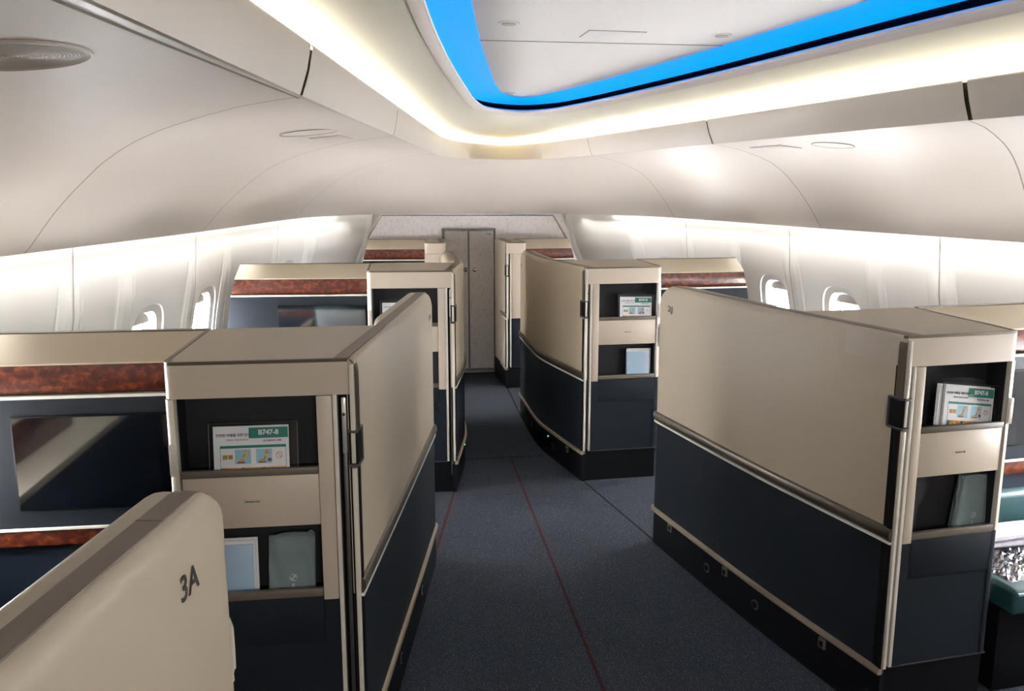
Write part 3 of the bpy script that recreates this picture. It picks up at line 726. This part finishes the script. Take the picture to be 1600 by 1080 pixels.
# ------------------------------------------------------------------ loose things in the pockets
def safety_card(name_label, loc, rz, tilt=0., w=.187, roll=0., thick=1):
    """clear sleeve with the printed card; origin at bottom centre, faces aft"""
    h = .125
    root = empty('card_sleeve', name_label, 'safety card', loc, rz); root.rotation_euler = (R(-7), R(tilt), rz)
    b = MB()
    rows = []
    for q in np.linspace(0, 1, 13):
        x = -w/2-.010+q*(w+.032); arch = .012*math.sin(math.pi*q)
        rows.append([(x, -.005, 0), (x, -.005-.002*math.sin(math.pi*q), h+.008), (x, .012+.004*math.sin(math.pi*q), h+.014+arch), (x, .014, 0)])
    b.loft(rows, closed_ring=False); b.build('clear_sleeve', M['sleeve'], root, smooth=40)
    b = MB(); b.tube([(-w/2-.010+q*(w+.032), -.0055-.002*math.sin(math.pi*q), h+.008) for q in np.linspace(0, 1, 9)], .0008, 5)
    b.tube([(-w/2-.010, -.004, z) for z in (0, h*.5, h+.008)], .0014, 5); b.tube([(w/2+.022, -.004, z) for z in (0, h*.5, h+.008)], .0010, 5)
    b.build('sleeve_edge', M['steel'], root)
    if thick > 1:
        b = MB()
        for k in range(thick): b.box(-w/2-.018-.006*k, w/2-.012, .003+.003*k, .005+.003*k, 0, h+.002)
        b.build('inner_leaflet', M['paper'], root, smooth=0)
    b = MB(); b.box(-w/2, w/2, -.0015, .0005, 0, h); card = b.build('printed_card', M['paper'], root, smooth=0)
    y = -.0019
    def q(x0, x1, z0, z1, m, nm, y=y):
        b = MB(); b.box(-w/2+x0*w, -w/2+x1*w, y, y+.0004, z0*h, z1*h); return b.build(nm, m, card, smooth=0)
    q(.47, .99, .74, .96, M['green'], 'title_block')
    q(.09, .96, .545, .60, M['green'], 'colour_bar')
    q(.085, .09, .0, .60, M['green'], 'border_line'); q(.955, .96, .0, .60, M['green'], 'border_line')
    b = MB()
    for x in (.12, .19): b.box(-w/2+x*w, -w/2+(x+.06)*w, y, y+.0004, .32*h, .41*h)
    b.build('pictogram', mat_olive, card, smooth=0)
    for x in (.28, .56):
        pic = q(x, x+.21, .22, .52, M['skyprint'], 'picture')
        b = MB(); X = lambda a: -w/2+(x+a)*w
        b.prism([(X(.03), .29*h), (X(.095), .31*h), (X(.125), .50*h), (X(.15), .51*h), (X(.155), .46*h), (X(.19), .44*h), (X(.19), .42*h), (X(.15), .42*h), (X(.115), .27*h), (X(.03), .26*h)], y-.0006, y-.0001, axis='y'); b.build('seat_drawing', M['orange'], pic, smooth=0)
        b = MB(); b.box(X(.03), X(.13), y-.0008, y-.0002, .235*h, .26*h)
        if x > .5: b.box(X(.155), X(.20), y-.0008, y-.0002, .26*h, .32*h)
        b.build('seat_base', M['maroon'], pic, smooth=0)
    b = MB(); cx, cz, rr = -w/2+.865*w, .38*h, .0075
    b.tube([(cx+rr*math.cos(a), y, cz+rr*math.sin(a)) for a in np.linspace(0, 2*math.pi, 25)[:-1]], .0006, 5, closed=True)
    b.tube([(cx-rr*.7, y, cz+rr*.7), (cx+rr*.7, y, cz-rr*.7)], .0006, 5); b.build('no_smoking_sign', M['red'], card)
    q(.09, .96, .0, .145, M['orange'], 'footer_strip')
    for x in (.09, .36, .64): q(x, x+.05, .03, .14, M['green'], 'footer_mark', y-.0003)
    T = lambda x, z: Matrix.Translation((-w/2+x*w, y-.0003, z*h)) @ FACE_AFT
    text_obj('B747-8', .0175, M['paper'], card, T(.73, .855), 'model_text', bold=.0006)
    text_obj('안전한 여행을 위한 안내', .0085, M['ink'], card, T(.265, .81), 'korean_title', bold=.00012)
    text_obj('Safety Information', .0075, M['frame_grey'], card, T(.32, .72), 'english_title')
    text_obj('KOREAN AIR', .0065, M['purple'], card, T(.78, .685), 'airline_text', bold=.00015, xscale=1.2)
    return root
mat_olive = mat('print_olive', (.40, .28, .03), .5)
safety_card('safety card in clear sleeve in the upper pocket of the cabinet nearest the camera', (-1.0135, 2.150, .9385), R(.2))
safety_card('tilted safety card in clear sleeve in the cabinet of the panel marked 2J', (1.083, 2.328, .9385), R(7), tilt=7, w=.182, thick=2)
safety_card('safety card in clear sleeve above the pale blue booklet, beyond the panel marked 2J', (.681, 4.645, .9385), R(3.2), tilt=1.5)
safety_card('white safety card half hidden behind the far end of the panel marked 2A', (-.640, 4.556, .9385), R(-2.6), w=.19)

def booklet(label, x0, x1, y, zt, rz, tilt=0., extra=True):
    w = x1-x0; h = zt-.512
    root = empty('booklet', label, 'booklet', ((x0+x1)/2, y, .5115), rz); root.rotation_euler = (R(-4), R(tilt), rz)
    b = MB(); b.box(-w/2, w/2, -.002, .003, 0, h, .0006); b.build('cover', M['blue_paper'], root)
    b = MB(); b.box(-w/2-.002, w/2+.006, .0032, .008, 0, h+.010); b.box(-w/2+.003, w/2+.012, .0084, .013, 0, h+.016); b.build('pages', M['paper'], root, smooth=0)
    return root
booklet('pale blue booklet beside the grey pouch in the cabinet nearest the camera', -1.135, -1.030, 2.170, .735, R(.2))
booklet('pale blue booklet in the lower pocket of the cabinet beyond the panel marked 2J', .637, .771, 4.652, .748, R(3.2), tilt=1)

def pouch(label, x0, x1, y, zt, rz, tilt, m, mark):
    w = x1-x0; h = zt-.512
    root = empty('amenity_pouch', label, 'pouch', ((x0+x1)/2, y, .5115), rz); root.rotation_euler = (R(-4), R(tilt), rz)
    b = MB(); rows = []
    rnd = random.Random(3)
    for f in np.linspace(0, 1, 14):
        z = f*h; ring = []
        for k in range(28):
            a = 2*math.pi*k/28; e = .55
            x = (w/2)*math.copysign(abs(math.cos(a))**e, math.cos(a)); d = (.012-.006*f)*math.copysign(abs(math.sin(a))**e, math.sin(a))
            cr = .0026*math.sin(9*f+3*math.cos(a)*2+2*x/w)+.0016*math.sin(21*f+5*x/w*6)*(1 if f > .3 else .3)-.004*max(0, 1-abs(f-.86)/.05)
            zz = z+(.006*math.sin(3*x/w+1) if f > .95 else 0)
            ring.append((x*(1-.03*f), d+cr, zz))
        rows.append(ring)
    b.loft(rows); b.build('pouch_body', m, root, smooth=70)
    b = MB(); b.tube([(x*w, -.0085+.001*math.sin(20*x), h-.004+.005*math.sin(3*x+1)) for x in np.linspace(-.47, .45, 12)], .0028, 6); b.build('folded_hem', m, root)
    b = MB(); b.tube([(w*.40+.007*math.cos(a), -.006, h+.002+.008*math.sin(a)) for a in np.linspace(0, 2*math.pi, 13)[:-1]], .0022, 6, closed=True); b.build('drawstring', m, root)
    if mark:
        b = MB(); cz = .130; cx = .004; y0 = -.0125
        b.tube([(cx+.009*math.cos(a), y0, cz+.009*math.sin(a)) for a in np.linspace(0, 2*math.pi, 25)[:-1]], .0008, 5, closed=True)
        b.tube([(cx+.006*math.sin(a*2), y0, cz+.0035*a) for a in np.linspace(-1.6, 1.6, 11)], .0011, 5); b.build('emblem', M['felt_print'], root)
        b = MB()
        for k in range(3):
            z = .110-.011*k; b.box(cx-.003, cx+.003, y0-.0005, y0+.0005, z, z+.002); b.box(cx-.003, cx-.0018, y0-.0005, y0+.0005, z-.004, z+.002); b.box(cx-.003, cx+.003, y0-.0005, y0+.0005, z-.005, z-.0035)
        b.build('lettering', M['felt_print'], root, smooth=0)
    return root
pouch('grey fabric pouch with a round emblem in the cabinet nearest the camera', -.996, -.872, 2.172, .757, R(.2), 1.5, M['felt'], True)
p = pouch('leaning pouch in clear plastic wrap in the cabinet of the panel marked 2J', 1.070, 1.196, 2.354, .766, R(7), 8, M['felt'], True)
b = MB(); b.prism([(-.068, 0), (.066, 0), (.072, .262), (.050, .268), (-.055, .255)], -.0175, .014, axis='y', bev=.004); b.build('clear_wrap', M['wrap'], p)

# ------------------------------------------------------------------ ottoman with newspaper and foil bag
ot = empty('ottoman', 'teal upholstered ottoman under the burl console beside the panel marked 2J', 'ottoman', (1.50, 2.56, 0), R(7))
b = MB(); b.box(-.245, .245, -.235, .215, .31, .400, .018, 0, 4); b.build('cushion', M['teal'], ot)
b = MB(); b.tube([(-.235, -.236, .385), (.235, -.236, .385)], .006, 8); b.build('piping', mat('teal_piping', (.10, .24, .26), .45), ot)
b = MB(); b.box(-.235, .235, .150, .213, .40, .56, .02, 0, 3); b.build('back_cushion', M['teal'], ot)
b = MB(); b.box(-.22, .22, -.16, .20, 0, .31, .004); b.build('base', M['black'], ot)
def crumple(nx, ny, w, d, h, seed):
    rnd = random.Random(seed); b = MB(); hv = [[rnd.random() for _ in range(ny+1)] for _ in range(nx+1)]
    rows = []
    for i in range(nx+1):
        row = []
        for j in range(ny+1):
            a, c = i/nx, j/ny; env = min(1, 6*a, 6*(1-a), 6*c, 6*(1-c))
            row.append(((a-.5)*w+.006*(rnd.random()-.5), (c-.5)*d+.006*(rnd.random()-.5), .001+env*h*(.35+.65*hv[i][j])))
        rows.append(row)
    b.loft(rows, closed_ring=False)
    return b
bag = crumple(46, 26, .42, .20, .036, 5).build('foil_bag', M['foil'], None, smooth=0, loc=(1.508, 2.48, .4005), rz=R(7))
tag(bag, 'crumpled shiny foil bag lying on the teal ottoman', 'bag')
for k, (dx, dy, z, w, d, rz, lb) in enumerate(((0, .0, .447, .34, .115, 4, 'lower folded newspaper of the pair on the teal ottoman'), (-.01, .006, .466, .30, .105, 9, 'upper folded newspaper of the pair on the teal ottoman'))):
    root = empty('newspaper', lb, 'newspaper', (1.475+dx, 2.575+dy, z), R(rz), group='newspapers on the ottoman')
    b = MB(); rows = []
    for f in np.linspace(-1, 1, 9):
        rows.append([(w/2*f, -d/2, .002), (w/2*f, -d/2-.004, .008), (w/2*f, -d/2, .0165), (w/2*f, d/2, .0165+.002*math.cos(f*2)), (w/2*f, d/2, 0)])
    b.loft(rows); b.build('folded_sheets', M['paper_grey'], root)

# ------------------------------------------------------------------ suite interiors mirrored in the screens
lg = empty('side_ledge', 'cream side ledge with burl lid under the sidewall beside the 3A screen console', 'ledge', (-1.96, 1.35, 0))
b = MB(); b.box(-.13, .055, -1.2, 1.18, 0, .615, .004); b.build('ledge_body', M['navy_deep'], lg)
b = MB(); b.box(-.13, .06, -1.2, 1.18, .616, .65, .008); b.build('ledge_top', M['cream_top'], lg)
b = MB(); b.box(-.128, -.095, -.02, .62, .64, .80, .006); b.build('burl_lid', M['wood'], lg)
b = MB(); b.box(-.130, -.094, -.02, .62, .80, .808, .002); b.build('lid_edge', M['gold'], lg)
def folded(name, label, cat, loc, rz, size, m, n=4):
    root = empty(name, label, cat, loc, rz); b = MB(); h = size[2]/n
    for k in range(n): b.box(-size[0]/2+.004*(k % 2), size[0]/2-.003*k, -size[1]/2+.003*k, size[1]/2, k*h, (k+1)*h-.001, h*.42, 0, 3)
    b.build('folds', m, root); return root
folded('blanket', 'folded teal blanket lying on the cream side ledge of suite 3A', 'blanket', (-2.0, .85, .651), 0, (.16, .60, .10), M['teal'])
st = empty('lounge_seat', 'teal upholstered suite seat behind the panel marked 2A', 'seat', (-1.25, 2.99, 0))
b = MB(); b.box(-.33, .33, -.05, .55, .02, .32, .03); b.build('base', M['navy_deep'], st)
b = MB(); b.box(-.27, .27, .06, .58, .32, .46, .045, 0, 4); b.build('seat_cushion', M['teal'], st)
b = MB(); b.prism([(-.06, .40), (.10, .40), (.02, 1.06), (-.05, 1.10), (-.12, 1.06)], -.27, .27, axis='x', bev=.03, bev_all=True, seg=3); b.build('backrest', M['teal'], st)
for x in (-.33, .27):
    b = MB(); b.box(x, x+.06, -.05, .52, .32, .62, .02, 0, 3); b.build('armrest', M['cream'], st)
def copy_tree(o, parent=None):
    c = o.copy(); COL.objects.link(c); c.parent = parent
    for ch in [q for q in list(bpy.data.objects) if q.parent == o]: copy_tree(ch, c)
    return c
s3 = copy_tree(st); s3.location = (-1.56, .10, 0); s3['label'] = 'teal upholstered suite seat behind the foreground panel marked 3A'
pl = empty('pillow', 'white wrapped pillow leaning on the teal seat behind the panel marked 2A', 'pillow', (-1.27, 3.20, .60)); pl.rotation_euler = (R(-18), 0, R(5))
b = MB(); rows = []
for f in np.linspace(-1, 1, 15):
    ring = []
    for k in range(24):
        a = 2*math.pi*k/24; w_ = .20*math.copysign(abs(math.cos(a))**.5, math.cos(a)); t_ = .055*math.copysign(abs(math.sin(a))**.9, math.sin(a))*max(0, 1-f**4)**.5*(1-(w_/.215)**4)
        ring.append((w_, t_, .14*f))
    rows.append(ring)
b.loft(rows); b.build('cover', M['paper'], pl, smooth=70)

# ------------------------------------------------------------------ ceiling fittings
def on_shell(i, s):
    p = shell_pt(i, s); a = shell_pt(i+1, s)-shell_pt(i-1, s); c = shell_pt(i, min(s+.02, 1))-shell_pt(i, s-.02)
    n = a.cross(c).normalized()
    if n.z > 0: n = -n
    t = a.normalized(); return Matrix(((t.x, n.cross(t).x, n.x, p.x), (t.y, n.cross(t).y, n.y, p.y), (t.z, n.cross(t).z, n.z, p.z), (0, 0, 0, 1)))
def fitting(name, label, cat, mtx, builder, group=None):
    root = empty(name, label, cat, group=group); root.matrix_world = mtx
    builder(root); return root
def grille(root, r, rings):
    b = MB(); b.cyl((0, 0, .0005), r, .004, 'z', 64); b.build('cover', M['shell'], root)
    b = MB(); 
    for k in range(rings):
        q = r*(.05+.90*k/rings); b.tube([(q*math.cos(a), q*math.sin(a), .0025) for a in np.linspace(0, 2*math.pi, 49)[:-1]], r*.012, 4, closed=True)
    b.build('grille_rings', M['grille'], root)
    b = MB(); b.tube([(r*math.cos(a), r*math.sin(a), .002) for a in np.linspace(0, 2*math.pi, 65)[:-1]], .0035, 6, closed=True); b.build('rim', M['shell'], root)
def plain_disc(root, r):
    b = MB(); b.cyl((0, 0, .0005), r, .003, 'z', 48); b.build('cover', M['shell'], root)
    b = MB(); b.tube([(r*math.cos(a), r*math.sin(a), .0012) for a in np.linspace(0, 2*math.pi, 65)[:-1]], .002, 6, closed=True); b.build('rim', M['joint'], root)
def hatch(root, w, d):
    b = MB(); b.box(-w/2, w/2, -d/2, d/2, -.002, .004, .003); b.build('cover', M['shell'], root)
    b = MB(); b.box(-w/2-.003, w/2+.003, -d/2-.003, d/2+.003, -.004, .0012, .001); b.build('rim', M['joint'], root)
fitting('speaker_grille', 'round ribbed speaker grille on the ceiling shell above the panel marked 3A', 'speaker', on_shell(2.50*NS, .20), lambda r: grille(r, .098, 20))
fitting('speaker_cover', 'plain round speaker cover on the shell beside the hatch, A seat side', 'speaker', on_shell(3.571*NS, .18), lambda r: plain_disc(r, .085))
fitting('speaker_cover', 'plain round speaker cover on the shell beside the hatch, J seat side', 'speaker', on_shell(12.43*NS, .24), lambda r: plain_disc(r, .075))
fitting('oxygen_hatch', 'rectangular oxygen hatch in the ceiling shell, A seat side', 'hatch', on_shell(3.82*NS, .18), lambda r: hatch(r, .20, .10))
fitting('oxygen_hatch', 'rectangular oxygen hatch in the ceiling shell, J seat side', 'hatch', on_shell(12.18*NS, .21), lambda r: hatch(r, .20, .10))
def spot(x, y, lb):
    root = empty('ceiling_spotlight', lb, 'light', (x, y, ZP), group='spotlights in the centre ceiling panel')
    b = MB(); b.cyl((0, 0, -.001), .030, .006, 'z', 32, 0); b.build('ring', M['ceil'], root)
    b = MB(); b.cyl((0, 0, -.003), .019, .006, 'z', 24, 0); b.build('lens', M['shade'], root)
spot(-.314, 2.46, 'recessed spotlight in the centre ceiling panel, A seat side of the call sign')
spot(.34, 2.565, 'recessed spotlight in the centre ceiling panel, J seat side of the call sign')
spot(-.10, 4.15, 'small recessed spotlight at the forward tip of the centre ceiling panel')
sg = empty('call_sign', 'flush rectangular sign cover in the centre ceiling panel', 'sign', (.015, 2.60, ZP), R(3))
b = MB(); b.box(-.085, .085, -.055, .055, -.0035, .003, .003); b.build('cover', M['ceil'], sg)
b = MB(); b.box(-.088, .088, -.058, .058, -.0012, .002, .001); b.build('rim', M['joint'], sg)
b = MB(); b.box(-.040, .035, -.025, .03, -.0045, -.002, .001); b.build('lens', M['paper'], sg)

al = empty('aft_fill_light', 'added ceiling fill lamp over the aft end of the cabin, behind the seat of suite 3A', 'light', (0, -2.2, ZP-.002))  # lamp and housing added out of view to brighten the aft-facing fronts
b = MB(); b.box(-.52, .52, -.22, .22, -.03, 0, .006); b.build('housing', M['ceil'], al)
la = bpy.data.lights.new('aft_fill', 'AREA'); la.shape = 'RECTANGLE'; la.size = 1.0; la.size_y = .4; la.energy = 75; la.color = (1, .95, .87)
lo = bpy.data.objects.new('aft_fill', la); COL.objects.link(lo); lo.parent = al; lo.location = (0, 0, -.034); lo.rotation_euler = (R(25), 0, 0)
# ------------------------------------------------------------------ daylight, lamps, camera
w = bpy.data.worlds.new('World'); SC.world = w; w.use_nodes = True
bg = w.node_tree.nodes['Background']; bg.inputs[0].default_value = (1, .985, .96, 1); bg.inputs[1].default_value = 52
cam = bpy.data.cameras.new('Camera'); co = bpy.data.objects.new('Camera', cam); COL.objects.link(co)
co.location = (-.62, 0, 1.65); co.rotation_euler = (R(90-10.27), 0, R(-7.3))
cam.sensor_width = 36; cam.lens = 1330/1600*36; cam.clip_start = .02; cam.clip_end = 100
SC.camera = co
vs = SC.view_settings; vs.view_transform = 'Standard'; vs.look = 'None'; vs.gamma = 1; vs.use_curve_mapping = False; vs.exposure = 0.82
SC.cycles.use_denoising = True
SC.cycles.max_bounces = 10; SC.cycles.diffuse_bounces = 6; SC.cycles.glossy_bounces = 4; SC.cycles.transparent_max_bounces = 12
